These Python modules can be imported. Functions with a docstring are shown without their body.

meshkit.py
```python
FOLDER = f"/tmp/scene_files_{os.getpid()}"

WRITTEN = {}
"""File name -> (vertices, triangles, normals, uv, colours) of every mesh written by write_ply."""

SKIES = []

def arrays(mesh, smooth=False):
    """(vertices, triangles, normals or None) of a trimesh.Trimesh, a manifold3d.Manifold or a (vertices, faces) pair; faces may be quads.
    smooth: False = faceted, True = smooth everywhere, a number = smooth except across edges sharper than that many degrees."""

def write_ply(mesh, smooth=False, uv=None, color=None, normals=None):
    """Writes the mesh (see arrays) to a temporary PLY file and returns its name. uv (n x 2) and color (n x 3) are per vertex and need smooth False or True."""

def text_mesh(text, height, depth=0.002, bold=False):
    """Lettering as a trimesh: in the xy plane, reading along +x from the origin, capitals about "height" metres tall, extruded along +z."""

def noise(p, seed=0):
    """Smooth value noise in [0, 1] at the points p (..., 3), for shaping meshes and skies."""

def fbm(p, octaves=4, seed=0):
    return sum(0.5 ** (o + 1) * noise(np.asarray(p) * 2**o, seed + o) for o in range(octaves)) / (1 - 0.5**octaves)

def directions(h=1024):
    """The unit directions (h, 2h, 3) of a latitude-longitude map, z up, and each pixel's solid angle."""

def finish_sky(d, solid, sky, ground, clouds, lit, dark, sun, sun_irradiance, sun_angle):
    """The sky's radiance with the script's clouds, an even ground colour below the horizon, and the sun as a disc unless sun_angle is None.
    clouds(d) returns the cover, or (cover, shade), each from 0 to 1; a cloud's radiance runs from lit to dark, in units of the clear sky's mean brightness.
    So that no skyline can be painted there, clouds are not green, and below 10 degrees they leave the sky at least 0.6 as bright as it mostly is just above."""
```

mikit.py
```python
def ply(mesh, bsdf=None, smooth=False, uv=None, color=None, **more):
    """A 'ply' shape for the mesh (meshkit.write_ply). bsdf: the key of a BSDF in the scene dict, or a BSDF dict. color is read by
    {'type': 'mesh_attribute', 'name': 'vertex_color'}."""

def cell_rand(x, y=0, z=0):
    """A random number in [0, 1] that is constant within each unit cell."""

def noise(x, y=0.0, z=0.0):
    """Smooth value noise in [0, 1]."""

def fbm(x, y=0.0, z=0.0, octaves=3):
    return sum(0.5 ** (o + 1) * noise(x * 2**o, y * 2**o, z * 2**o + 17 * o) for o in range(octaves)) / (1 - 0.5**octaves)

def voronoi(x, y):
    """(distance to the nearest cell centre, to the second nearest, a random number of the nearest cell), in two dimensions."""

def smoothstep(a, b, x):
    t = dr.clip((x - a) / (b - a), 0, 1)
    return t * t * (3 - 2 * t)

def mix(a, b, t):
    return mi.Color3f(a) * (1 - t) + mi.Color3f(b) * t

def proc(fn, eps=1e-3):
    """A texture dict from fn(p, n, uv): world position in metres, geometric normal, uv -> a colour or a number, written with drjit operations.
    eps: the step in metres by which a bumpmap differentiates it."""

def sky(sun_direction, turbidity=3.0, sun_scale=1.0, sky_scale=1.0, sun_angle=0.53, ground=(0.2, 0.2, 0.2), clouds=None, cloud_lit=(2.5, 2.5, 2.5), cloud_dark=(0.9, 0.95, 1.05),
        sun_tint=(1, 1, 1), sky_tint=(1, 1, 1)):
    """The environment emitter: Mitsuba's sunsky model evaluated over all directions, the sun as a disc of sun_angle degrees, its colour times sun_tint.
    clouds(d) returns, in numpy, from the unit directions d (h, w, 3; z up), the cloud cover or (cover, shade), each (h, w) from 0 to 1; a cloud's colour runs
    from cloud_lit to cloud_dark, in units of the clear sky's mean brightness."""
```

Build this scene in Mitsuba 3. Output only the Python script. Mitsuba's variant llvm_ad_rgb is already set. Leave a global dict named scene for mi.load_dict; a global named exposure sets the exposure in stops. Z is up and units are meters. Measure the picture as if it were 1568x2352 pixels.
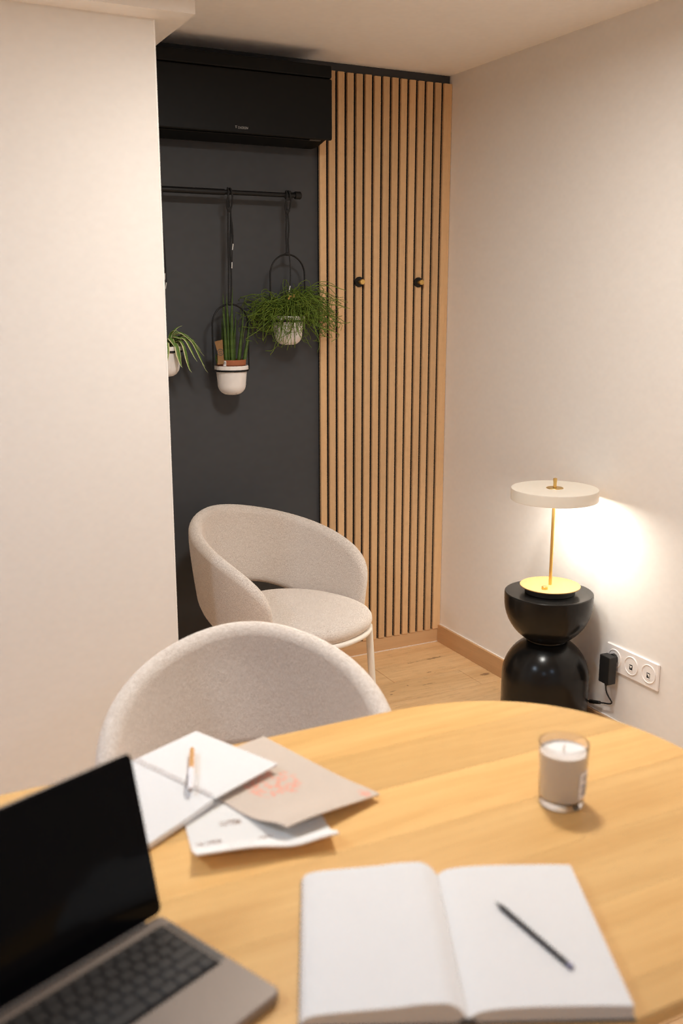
import math, random
import numpy as np, trimesh, mitsuba as mi, drjit as dr
import manifold3d as m3
from shapely.geometry import Polygon
import mikit, meshkit
from mikit import noise, fbm, cell_rand, voronoi, smoothstep, mix, proc

random.seed(7)
rng = np.random.default_rng(7)
V = lambda *a: np.array(a, float)
ST = mi.ScalarTransform4f
scene, labels = {}, {}

# ------------------------------------------------------------------ camera, light, exposure
YAW, PITCH, FPX = 0.466515, 0.218940, 2228.9
CAM = V(-2.37809, -3.70850, 1.59761)
FWD = V(math.cos(PITCH) * math.sin(YAW), math.cos(PITCH) * math.cos(YAW), -math.sin(PITCH))
scene['camera'] = {'type': 'thinlens', 'fov': math.degrees(2 * math.atan(784 / FPX)), 'fov_axis': 'x',
                   'aperture_radius': 0.0065, 'focus_distance': 3.55, 'near_clip': 0.05, 'far_clip': 60.0,
                   'to_world': ST().look_at(origin=CAM.tolist(), target=(CAM + FWD).tolist(), up=[0, 0, 1])}
exposure = -0.03
KEY_POS, KEY_R = V(-1.16, -1.73, 2.43), 0.14
KEY_L = [146.0, 141.5, 132.0]       # ceiling lamp over the far edge of the table
FILL_SIDE_L = [58.0, 74.0, 92.0]  # cool unseen lamp added on the left as side fill
FILLS = [V(-3.35, -2.1, 2.43), V(-1.35, -4.5, 2.43), V(-3.35, -4.5, 2.43)]
FILL_R, FILL_L = 0.15, [22.0, 30.0, 42.0]   # unseen ceiling lamps added to fill the room with light
TABLE_L = [21.5, 20.3, 18.0]        # table lamp diffuser

# ------------------------------------------------------------------ materials
def bs(name, d):
    scene[name] = d
    return name

def principled(name, col, rough=0.5, bump=None, scale=1.0, two=True, **kw):
    base = {'type': 'rgb', 'value': list(col)} if isinstance(col, (tuple, list)) else proc(col)
    d = {'type': 'principled', 'base_color': base, 'roughness': rough, **kw}
    if bump is not None:
        d = {'type': 'bumpmap', 'tex': bump, 'scale': scale, 'bsdf': d}
    return bs(name, {'type': 'twosided', 'bsdf': d} if two else d)

def rgb(a): return mi.Color3f(*a)

def paint_fn(c, amt=0.02, f=60.0):
    c = rgb(c)
    return lambda p, n, uv: c * (1 + amt * (fbm(p.x * f, p.y * f, p.z * f, octaves=2) - 0.5) * 2)

WALL = (0.785, 0.752, 0.715)
principled('paint_white', paint_fn(WALL), 0.55, proc(lambda p, n, uv: fbm(p.x * 220, p.y * 220, p.z * 220, octaves=2)), 0.00012, specular=0.35)
principled('paint_ceiling', paint_fn((0.80, 0.77, 0.74)), 0.75, specular=0.2)
principled('paint_dark', paint_fn((0.054, 0.057, 0.063), 0.06, 40), 0.6, specular=0.3)
principled('bead_white', (0.84, 0.81, 0.77), 0.4)

def oak(a, b, ax_long, ax_w, fw, fl, tone_fn=None, tone=0.12, pores=0.22):
    a, b = rgb(a), rgb(b)
    def fn(p, n, uv):
        q = [p.x, p.y, p.z]
        L, W, O = q[ax_long], q[ax_w], q[3 - ax_long - ax_w]
        t = tone_fn(p) if tone_fn is not None else mi.Float(0.5)
        s = t * 37.0
        wav = (noise(L * fl * 1.3 + s, W * 9 + s) - 0.5) * 0.05
        g = fbm((W + wav) * fw + s, L * fl + s * 3, O * fw * 0.6, octaves=3)
        fine = noise((W + wav * .6) * fw * 7 + s, L * fl * 9, O * fw * 5)
        pore = smoothstep(0.66, 0.9, noise((W + wav * .4) * fw * 13, L * fl * 16 + s, O * fw * 9))
        c = mix(a, b, dr.clip(0.15 + 0.85 * g + 0.25 * (fine - 0.5), 0, 1))
        return c * (1 + tone * (t - 0.5) * 2) * (1 - pores * pore)
    return fn

SLAT_P, SLAT_W, SLAT_X0 = 0.0413, 0.0285, -0.619
slat_id = lambda p: cell_rand(dr.floor((p.x - SLAT_X0) / SLAT_P), 3)
principled('oak_slat', oak((0.76, 0.51, 0.28), (0.62, 0.39, 0.20), 2, 0, 90, 2.2, slat_id, 0.10, 0.16), 0.5, specular=0.35)
TB_W, TB_Y0 = 0.144, -2.042
BOARD_TONES = (.62, .22, 1.0, .55, .40, .62, .3, .5)
def board_id(p):
    k, t = dr.floor((TB_Y0 - p.y) / TB_W), mi.Float(.5)
    for i, v in enumerate(BOARD_TONES): t = dr.select((k > i - .5) & (k < i + .5), v, t)
    return t
principled('oak_table', oak((0.79, 0.50, 0.20), (0.62, 0.345, 0.112), 0, 1, 34, 1.6, board_id, 0.14, 0.10), 0.42, specular=0.4)
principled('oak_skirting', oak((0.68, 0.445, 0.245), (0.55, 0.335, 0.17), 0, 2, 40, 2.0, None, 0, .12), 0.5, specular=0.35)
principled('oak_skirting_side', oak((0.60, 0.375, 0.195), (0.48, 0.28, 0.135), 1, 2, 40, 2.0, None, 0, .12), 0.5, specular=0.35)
FL_W, FL_L, FL_Y0 = 0.181, 1.9, -0.005
FL_JOINT = {0: -0.62, 1: -0.445, 2: -0.123, 3: -0.9}
plank_row = lambda p: dr.floor((FL_Y0 - p.y) / FL_W)
KNOTS = [(-0.047, -0.462, .022, .014, .95), (-0.141, -0.199, .045, .006, .9), (-0.262, -0.203, .03, .0035, .7), (-0.253, -0.333, .012, .004, .7), (-0.232, -0.349, .006, .004, .8), (-0.411, -0.419, .004, .006, .9), (-0.496, -0.444, .013, .004, .7), (-0.518, -0.472, .009, .005, .8), (-0.328, -0.445, .03, .004, .6), (-0.136, -0.392, .012, .003, .7)]
_fo = oak((0.76, 0.52, 0.285), (0.57, 0.345, 0.16), 0, 1, 26, 1.5, lambda p: cell_rand(plank_row(p), 5), 0.09, 0.13)
def floor_fn(p, n, uv):
    c = _fo(p, n, uv)
    k = mi.Float(0)
    w = (noise(p.x * 90, p.y * 140) - 0.5) * 0.9
    for x, y, a, b, s in KNOTS:
        d = dr.sqrt(dr.square((p.x - x) / a) + dr.square((p.y - y - (p.x - x) * 0.05) / b)) + w
        k = dr.maximum(k, s * (1 - smoothstep(0.45, 1.15, d)))
    return mix(c, mi.Color3f(0.13, 0.075, 0.045), k * 0.8)
principled('oak_floor', floor_fn, 0.45, specular=0.4)
principled('floor_gap', (0.22, 0.13, 0.06), 0.7)

def fabric_fn(p, n, uv):
    a = noise(p.x * 820, p.y * 820, p.z * 820)
    b = noise(p.x * 400 + 9, p.y * 400, p.z * 400)
    c = noise(p.x * 1500, p.y * 1500 + 5, p.z * 1500)
    t = smoothstep(0.18, 0.82, 0.45 * a + 0.25 * b + 0.30 * c)
    return mix((0.41, 0.34, 0.285), (0.85, 0.785, 0.725), t)
principled('fabric', fabric_fn, 0.92, proc(lambda p, n, uv: noise(p.x * 600, p.y * 600, p.z * 600) + .5 * noise(p.x * 1300, p.y * 1300, p.z * 1300), 4e-4), 0.0007, specular=0.15, sheen=0.35)
principled('chair_metal', (0.74, 0.69, 0.62), 0.45, specular=0.4)
principled('black_lacquer', (0.006, 0.0055, 0.0052), 0.22, specular=0.3)
principled('black_metal', (0.007, 0.007, 0.0075), 0.45, specular=0.3)
principled('black_plastic', (0.014, 0.014, 0.014), 0.42, specular=0.4)
principled('ac_black', (0.0045, 0.0045, 0.0047), 0.5, specular=0.18)
principled('ac_under', (0.004, 0.004, 0.004), 0.6, specular=0.12)
principled('felt_black', (0.012, 0.012, 0.013), 0.95, specular=0.1)
principled('logo_grey', (0.22, 0.22, 0.22), 0.5)
principled('brass', (0.83, 0.56, 0.19), 0.34, metallic=1.0)
principled('brass_base', (0.52, 0.325, 0.135), 0.5, metallic=0.5)
principled('shade_cream', (0.74, 0.69, 0.60), 0.38, specular=0.5)
principled('white_plastic', (0.82, 0.78, 0.75), 0.35, specular=0.45)
principled('pot_white', paint_fn((0.78, 0.75, 0.73), 0.02, 50), 0.4, specular=0.4)
principled('terracotta', paint_fn((0.33, 0.105, 0.045), 0.15, 120), 0.75)
principled('soil', paint_fn((0.035, 0.025, 0.018), 0.5, 300), 0.95)
principled('cord_black', (0.011, 0.011, 0.012), 0.8)
principled('steel', (0.75, 0.75, 0.75), 0.3, metallic=1.0)
principled('coil_metal', (0.62, 0.54, 0.52), 0.4, metallic=0.5)
principled('usb_dark', (0.03, 0.03, 0.03), 0.5)
principled('paper_white', paint_fn((0.77, 0.765, 0.76), 0.012, 300), 0.8, specular=0.2)
principled('page_edge_shaded', lambda p, n, uv: mi.Color3f(0.60, 0.555, 0.50) * (0.9 + 0.1 * noise(p.z * 2500, p.x * 8, p.y * 8)), 0.85, specular=0.1)  # page sides toned darker, partly standing in for shade on the near face
principled('cover_black', (0.05, 0.045, 0.042), 0.6)
principled('alu', (0.27, 0.225, 0.195), 0.45, metallic=0.6)
principled('alu_dark', (0.10, 0.092, 0.085), 0.5, metallic=0.5)
principled('keycap', (0.018, 0.0165, 0.0155), 0.48, specular=0.5)
principled('screen_glass', (0.0025, 0.0025, 0.0032), 0.08, specular=0.10)
principled('bezel', (0.004, 0.004, 0.005), 0.35, specular=0.12)
principled('wax', (0.87, 0.85, 0.82), 0.5, specular=0.4)
principled('label_paper', (0.80, 0.79, 0.80), 0.7)
principled('ink', (0.05, 0.05, 0.06), 0.7)
principled('wick', (0.55, 0.42, 0.30), 0.9)
principled('pencil_dark', (0.022, 0.018, 0.018), 0.4, specular=0.5)
principled('pencil_tip', (0.16, 0.15, 0.22), 0.35, metallic=0.6)
principled('copper_wood', (0.62, 0.33, 0.12), 0.4)
principled('pen_white', (0.80, 0.80, 0.84), 0.25, specular=0.5)
principled('pen_clip', (0.25, 0.20, 0.18), 0.3, metallic=0.8)
principled('caulk', (0.80, 0.74, 0.68), 0.6)
bs('glass', {'type': 'dielectric', 'int_ior': 1.5, 'specular_transmittance': {'type': 'rgb', 'value': [0.94, 0.92, 0.92]}})

def spider_fn(p, n, uv):
    e = dr.abs(uv.x - 0.5) * 2
    m = smoothstep(0.58, 0.72, e + 0.10 * (noise(uv.y * 30, uv.x * 4) - 0.5))
    c = mix((0.075, 0.15, 0.025), (0.13, 0.24, 0.045), noise(uv.x * 18, uv.y * 5))
    return mix(c, (0.62, 0.60, 0.33), m)
principled('leaf_spider', spider_fn, 0.45, specular=0.4)
def snake_fn(p, n, uv):
    s = smoothstep(0.45, 0.62, noise(uv.x * 26, p.z * 14 + uv.x * 3))
    band = smoothstep(0.55, 0.8, noise(uv.x * 2, p.z * 110))
    return mix((0.070, 0.125, 0.018), (0.030, 0.062, 0.010), s) * (1 - 0.25 * band)
principled('leaf_snake', snake_fn, 0.45, specular=0.4)
principled('leaf_rhipsalis', lambda p, n, uv: mix((0.055, 0.105, 0.011), (0.165, 0.235, 0.028), noise(p.x * 60, p.y * 60, p.z * 60)), 0.5, specular=0.35)

# ------------------------------------------------------------------ mesh helpers
def tm(v, f): return trimesh.Trimesh(np.asarray(v, float), np.asarray(f, int), process=False)
def cat(*ms): return trimesh.util.concatenate([m for m in ms])
def man(m):
    q = m.to_mesh()
    return tm(q.vert_properties[:, :3], q.tri_verts)

def cbox(lo, hi, b=0.0):
    """box, its edges chamfered by b"""
    lo, hi = np.asarray(lo, float), np.asarray(hi, float)
    if b <= 0:
        return trimesh.creation.box(bounds=[lo, hi])
    P = []
    for k in range(3):
        d = np.full(3, b); d[k] = 0
        a, c = lo + d, hi - d
        P += [[x, y, z] for x in (a[0], c[0]) for y in (a[1], c[1]) for z in (a[2], c[2])]
    return man(m3.Manifold.hull_points(np.array(P)))

def rbox(lo, hi, r, seg=12):
    """box with rounded edges"""
    lo, hi = np.asarray(lo, float) + r, np.asarray(hi, float) - r
    s = m3.Manifold.sphere(r, seg)
    return man(m3.Manifold.batch_hull([s.translate([x, y, z]) for x in (lo[0], hi[0]) for y in (lo[1], hi[1]) for z in (lo[2], hi[2])]))

def lathe(prof, seg=64, centre=(0, 0, 0)):
    """closed surface of revolution about z from (r, z) pairs, axis to axis, outside seen when going up on the outside"""
    prof = np.asarray(prof, float)
    n, a = len(prof), np.arange(seg) * 2 * np.pi / seg
    v = np.stack([prof[:, None, 0] * np.cos(a), prof[:, None, 0] * np.sin(a), np.broadcast_to(prof[:, None, 1], (n, seg))], -1).reshape(-1, 3)
    i, j = np.meshgrid(np.arange(n - 1), np.arange(seg), indexing='ij')
    q = np.stack([i * seg + j, i * seg + (j + 1) % seg, (i + 1) * seg + (j + 1) % seg, (i + 1) * seg + j], -1).reshape(-1, 4)
    m = trimesh.Trimesh(v, np.vstack([q[:, [0, 1, 2]], q[:, [0, 2, 3]]]), process=False)
    m.merge_vertices()
    m.update_faces(m.nondegenerate_faces())
    m.apply_translation(centre)
    return m

def arc(cx, cz, r, a0, a1, n=8, rz=None):
    t = np.radians(np.linspace(a0, a1, n))
    return [(cx + r * math.cos(k), cz + (rz or r) * math.sin(k)) for k in t]

def tube(pts, r, sides=8, closed=False):
    p = np.asarray(pts, float)
    n = len(p)
    r = np.broadcast_to(np.asarray(r, float), (n,))
    t = (np.roll(p, -1, 0) - np.roll(p, 1, 0)) if closed else np.gradient(p, axis=0)
    t /= np.linalg.norm(t, axis=1, keepdims=True) + 1e-12
    u = np.zeros_like(p)
    a = np.cross(t[0], [0, 0, 1.0] if abs(t[0][2]) < 0.9 else [1.0, 0, 0])
    for i in range(n):
        a = a - t[i] * (a @ t[i]); a /= np.linalg.norm(a) + 1e-12
        u[i] = a
    w = np.cross(t, u)
    g = np.arange(sides) * 2 * np.pi / sides
    v = (p[:, None] + r[:, None, None] * (np.cos(g)[None, :, None] * u[:, None] + np.sin(g)[None, :, None] * w[:, None])).reshape(-1, 3)
    f = []
    for i in range(n if closed else n - 1):
        k = (i + 1) % n
        for j in range(sides):
            l = (j + 1) % sides
            f += [[i * sides + j, i * sides + l, k * sides + l], [i * sides + j, k * sides + l, k * sides + j]]
    if not closed:
        v = np.vstack([v, p[:1], p[-1:]])
        c0, c1 = n * sides, n * sides + 1
        for j in range(sides):
            l = (j + 1) % sides
            f += [[c0, l, j], [c1, (n - 1) * sides + j, (n - 1) * sides + l]]
    return tm(v, f)

def smooth_path(ctrl, n=40):
    c = np.asarray(ctrl, float)
    from scipy.interpolate import CubicSpline
    d = np.r_[0, np.cumsum(np.linalg.norm(np.diff(c, axis=0), axis=1))]
    return CubicSpline(d, c)(np.linspace(0, d[-1], n))

def prism(poly, z0, z1, ch=0.0):
    """convex outline as a slab with chamfered rims"""
    P = np.asarray(poly, float)
    if ch <= 0:
        m = trimesh.creation.extrude_polygon(Polygon(P), z1 - z0)
        m.apply_translation([0, 0, z0]); return m
    I = np.array(Polygon(P).buffer(-ch, join_style=1).exterior.coords)[:-1]
    pts = [np.c_[I, np.full(len(I), z0)], np.c_[P, np.full(len(P), z0 + ch)], np.c_[P, np.full(len(P), z1 - ch)], np.c_[I, np.full(len(I), z1)]]
    return man(m3.Manifold.hull_points(np.vstack(pts)))

def rrect(w, d, r, n=6):
    out = []
    for cx, cy, a in ((w / 2 - r, d / 2 - r, 0), (-w / 2 + r, d / 2 - r, 90), (-w / 2 + r, -d / 2 + r, 180), (w / 2 - r, -d / 2 + r, 270)):
        for t in np.radians(np.linspace(a, a + 90, n)):
            out.append((cx + r * math.cos(t), cy + r * math.sin(t)))
    return out

def frame(m, o, ex, ey, ez=(0, 0, 1)):
    """local axes -> world"""
    M = np.eye(4); M[:3, 0], M[:3, 1], M[:3, 2], M[:3, 3] = ex, ey, ez, o
    m = m.copy(); m.apply_transform(M)
    if np.linalg.det(M[:3, :3]) < 0: m.invert()
    return m

def ribbon(pts, width, side, fold=0.3):
    """leaf: centre line, widths, sideways direction per point, folded along its midrib; uv.x across, uv.y along; thin but closed"""
    p = np.asarray(pts, float); n = len(p)
    t = np.gradient(p, axis=0); t /= np.linalg.norm(t, axis=1, keepdims=True) + 1e-12
    s = np.asarray(side, float) - t * (t @ np.asarray(side, float))[:, None] if np.ndim(side) == 1 else side
    s /= np.linalg.norm(s, axis=1, keepdims=True) + 1e-12
    up = np.cross(s, t)
    K = np.linspace(-1, 1, 7)
    v, uv = [], []
    for sgn in (1, -1):
        for i in range(n):
            for k in K:
                v.append(p[i] + s[i] * k * width[i] / 2 + up[i] * (abs(k) * fold * width[i] / 2 + sgn * 0.0004 * (1 - k * k)))
                uv.append(((k + 1) / 2, i / (n - 1)))
    f, c = [], len(K)
    for sgn in (0, 1):
        for i in range(n - 1):
            for k in range(c - 1):
                a = sgn * n * c + i * c + k
                q = [[a, a + 1, a + c + 1], [a, a + c + 1, a + c]]
                f += q if sgn == 0 else [x[::-1] for x in q]
    return tm(v, f), np.array(uv)

def add(key, mesh, mat, smooth=False, **kw):
    assert key not in scene, key
    scene[key] = mikit.ply(mesh, mat, smooth=smooth, **kw)
    return key
def numbered(k, n): return k if n == 0 else f'{k}_{n:03d}'
def thing(key, label, category, group=None):
    labels[key] = {'label': label, 'category': category, **({'group': group} if group else {})}
    return key
def struct(key, label):
    labels[key] = {'label': label, 'kind': 'structure'}
    return key
def part(key, label): labels[key] = {'label': label}

# ------------------------------------------------------------------ the room
RX, RY, RH = -4.7, -5.7, 2.5
NX, NY = -1.484, -0.72           # the free corner of the white partition; the niche lies behind it
struct('floor', 'oak plank floor of the office')
add('floor', cbox((RX - .15, RY - .15, -0.06), (0.15, 0.15, -0.014)), 'floor_gap')
n = 0
for r in range(int(5.7 / FL_W) + 1):
    y1 = FL_Y0 - r * FL_W
    y0 = max(y1 - FL_W, RY)
    j = FL_JOINT.get(r, -((r * 0.73) % 1.9))
    xs = sorted({0.0, RX, *[x for x in (j - k * FL_L for k in range(-1, 4)) if RX + .05 < x < -.03]})
    for a, b in zip(xs[:-1], xs[1:]):
        add('floor__' + numbered('plank', n), cbox((a + .0006, y0 + .0006, -0.014), (b - .0006, y1 - .0006, 0), 0.0006), 'oak_floor'); n += 1
struct('wall_back', 'dark charcoal painted back wall of the niche')
add('wall_back', cbox((NX - .3, 0, 0), (0.15, 0.15, RH)), 'paint_dark')
struct('wall_right', 'warm white painted wall behind the table lamp')
add('wall_right', cbox((0, RY - .15, 0), (0.15, 0.15, RH)), 'paint_white')
struct('wall_left', 'white partition wall hiding the left end of the niche')
add('wall_left', cbox((RX, NY, 0), (NX, 0.0, RH)), 'paint_white')
struct('trim_1', 'white corner bead along the free edge of the partition')
add('trim_1', cbox((NX - .004, NY - .0012, 0), (NX + .0012, NY + .005, RH - .116), .0005), 'bead_white')
struct('wall_west', 'white wall out of view on the left of the table')
add('wall_west', cbox((RX - .15, RY, 0), (RX, 0.15, RH)), 'paint_white')
struct('wall_behind', 'white wall behind the camera')
add('wall_behind', cbox((RX - .15, RY - .15, 0), (0, RY, RH)), 'paint_white')
struct('ceiling', 'white painted ceiling')
add('ceiling', cbox((RX - .15, RY - .15, RH), (0.15, 0.15, RH + .12)), 'paint_ceiling')
struct('trim_2', 'white boxed bulkhead where partition meets the ceiling')
add('trim_2', cbox((RX, -0.823, 2.385), (-1.393, -0.0, RH)), 'paint_white')
struct('baseboard_back', 'oak skirting board below the slats with a pale sealant line')
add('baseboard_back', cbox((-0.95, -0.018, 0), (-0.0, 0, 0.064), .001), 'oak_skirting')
add('baseboard_back__sealant', cbox((-0.95, -0.022, 0), (-0.012, -0.018, 0.003), .001), 'caulk')
struct('baseboard_right', 'oak skirting board along the white wall')
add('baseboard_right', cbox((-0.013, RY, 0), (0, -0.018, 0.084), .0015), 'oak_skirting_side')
add('baseboard_right__sealant', cbox((-0.005, RY, 0.084), (0, -0.022, 0.0865)), 'caulk')

# key ceiling lamp just above the picture, then the added fill lamps
def ceiling_lamp(key, pos, r, L, label):
    thing(key, label, 'ceiling lamp', 'ceiling lamps out of view above')
    x, y, z = pos
    prof = [(r + .004, z - .004), (r + .012, z - .004), (r + .014, z), (r + .014, RH), (0.0, RH), (0, RH - .01), (r + .004, RH - .012), (r + .004, z - .004)]
    add(key + '__housing', lathe(prof, 48, (x, y, 0)), 'white_plastic', smooth=35)
    a = np.linspace(0, 2 * np.pi, 49)[:-1]
    v = np.vstack([[[x, y, z]], np.c_[x + r * np.cos(a), y + r * np.sin(a), np.full(48, z)]])
    f = [[0, 1 + (i + 1) % 48, 1 + i] for i in range(48)]
    add(key + '__diffuser', tm(v, f), 'white_plastic', emitter={'type': 'area', 'radiance': {'type': 'rgb', 'value': L}})
ceiling_lamp('ceiling_lamp', KEY_POS, KEY_R, KEY_L, 'round ceiling lamp above the far edge of the table, out of view')
for i, (pos, lab) in enumerate(zip(FILLS, ('left of the table', 'behind the camera near the white wall', 'behind the camera on the left'))):  # added lamps that only brighten the room
    ceiling_lamp(f'ceiling_lamp_{i + 1:03d}', pos, FILL_R, FILL_L if i else FILL_SIDE_L, 'added round fill lamp on the ceiling ' + lab + ', out of view')

# ------------------------------------------------------------------ slatted panel with two hooks
thing('slat_panel', 'tall acoustic panel of vertical oak slats on black felt beside the charcoal wall', 'slatted panel')
PB, PT = 0.066, 2.465
add('slat_panel__backing', cbox((SLAT_X0, -0.0095, PB + .001), (-0.002, -0.0002, PT - .001)), 'felt_black')
for i in range(15):
    x = SLAT_X0 + i * SLAT_P
    dz = rng.uniform(-.001, .001)
    add('slat_panel__' + numbered('slat', i), cbox((x, -0.0225, PB + dz), (x + SLAT_W + (0.0105 if i == 14 else 0), -0.0095, PT + dz), .0008), 'oak_slat')
for i, (hx, lab) in enumerate(((-0.4405, 'black round wall hook with brass peg on the slats, nearer the hanging plants'), (-0.1535, 'black round wall hook with brass peg on the slats, nearer the white wall'))):
    k = thing(numbered('wall_hook', i), lab, 'wall hook', 'hooks on the slatted panel')
    ey = dict(ex=(1, 0, 0), ey=(0, 0, 1), ez=(0, -1, 0))
    add(k + '__plate', frame(lathe([(0, 0)] + [(.0195, 0), (.021, .001), (.021, .006), (.0195, .0075)] + [(0, .0075)][:1], 40), (hx, -.0226, 1.655), **ey), 'black_metal', smooth=35)
    add(k + '__peg', frame(lathe([(0, .0076), (.0075, .0076), (.0075, .022), (.0105, .025)] + [(.0105, .034), (.0095, .0352), (0, .0352)], 32), (hx, -.0226, 1.655), **ey), 'brass', smooth=35)
    part(k + '__plate', 'black round base plate'); part(k + '__peg', 'brass peg')

# ------------------------------------------------------------------ air conditioner
k = thing('air_conditioner', 'black wall mounted air conditioner unit above the hanging plants', 'air conditioner')
AX0, AX1, AY, AZ0, AZ1 = -1.395, -0.652, -0.20, 2.172, 2.438
def yz_extrude(poly, x0, x1, ch=0.0):
    m = trimesh.creation.extrude_polygon(Polygon(poly), x1 - x0)
    return frame(m, (x0, 0, 0), (0, 1, 0), (0, 0, 1), (1, 0, 0))
body = [(-0.001, AZ0 - .002), (-0.02, AZ0 - .006), (-0.075, AZ0 - .006), (-0.15, AZ0 + .010), (-0.186, AZ0 + .014), (-0.19, AZ0 + .02), (-0.19, AZ1 - .03), (-0.17, AZ1 - .004), (-0.15, AZ1), (-0.001, AZ1)]
add(k + '__body', yz_extrude(body, AX0 + .004, AX1 - .004), 'ac_under')
add(k + '__front_panel', rbox((AX0, AY - .004, AZ0 + .003), (AX1, -0.188, AZ1 - .046), .0055, 12), 'ac_black', smooth=40)
add(k + '__top_panel', rbox((AX0, AY - .002, AZ1 - .044), (AX1, -0.150, AZ1 + .001), .0055, 12), 'ac_black', smooth=40)
add(k + '__louver', frame(cbox((AX0 + .06, -.045, -.003), (AX1 - .06, .045, .003), .002), (0, -.105, AZ0 - .001), (1, 0, 0), (0, math.cos(.2), -math.sin(.2)), (0, math.sin(.2), math.cos(.2))), 'ac_black')
add(k + '__sensor', cbox((AX1 - .075, -.165, AZ0 + .004), (AX1 - .03, -.150, AZ0 + .0085), .001), 'alu_dark')
txt = meshkit.text_mesh('DAIKIN', 0.0078, 0.0004, bold=True)
txt.apply_transform(np.array([[1, .18, 0, 0], [0, 1, 0, 0], [0, 0, 1, 0], [0, 0, 0, 1.0]]))
emb = cat(prism([(0, .0095), (.0085, .0095), (.0065, .0068), (.0015, .0068)], 0, .0004), prism([(.0022, .0055), (.0055, .0055), (.0042, .0), (.0036, .0)], 0, .0004))
txt.apply_translation([.0105, 0, 0])
add(k + '__badge', frame(cat(txt, emb), (-1.0445, AY - .0041, AZ0 + .0185), (1, 0, 0), (0, 0, 1), (0, -1, 0)), 'logo_grey')
part(k + '__badge', 'small grey brand lettering')

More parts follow.
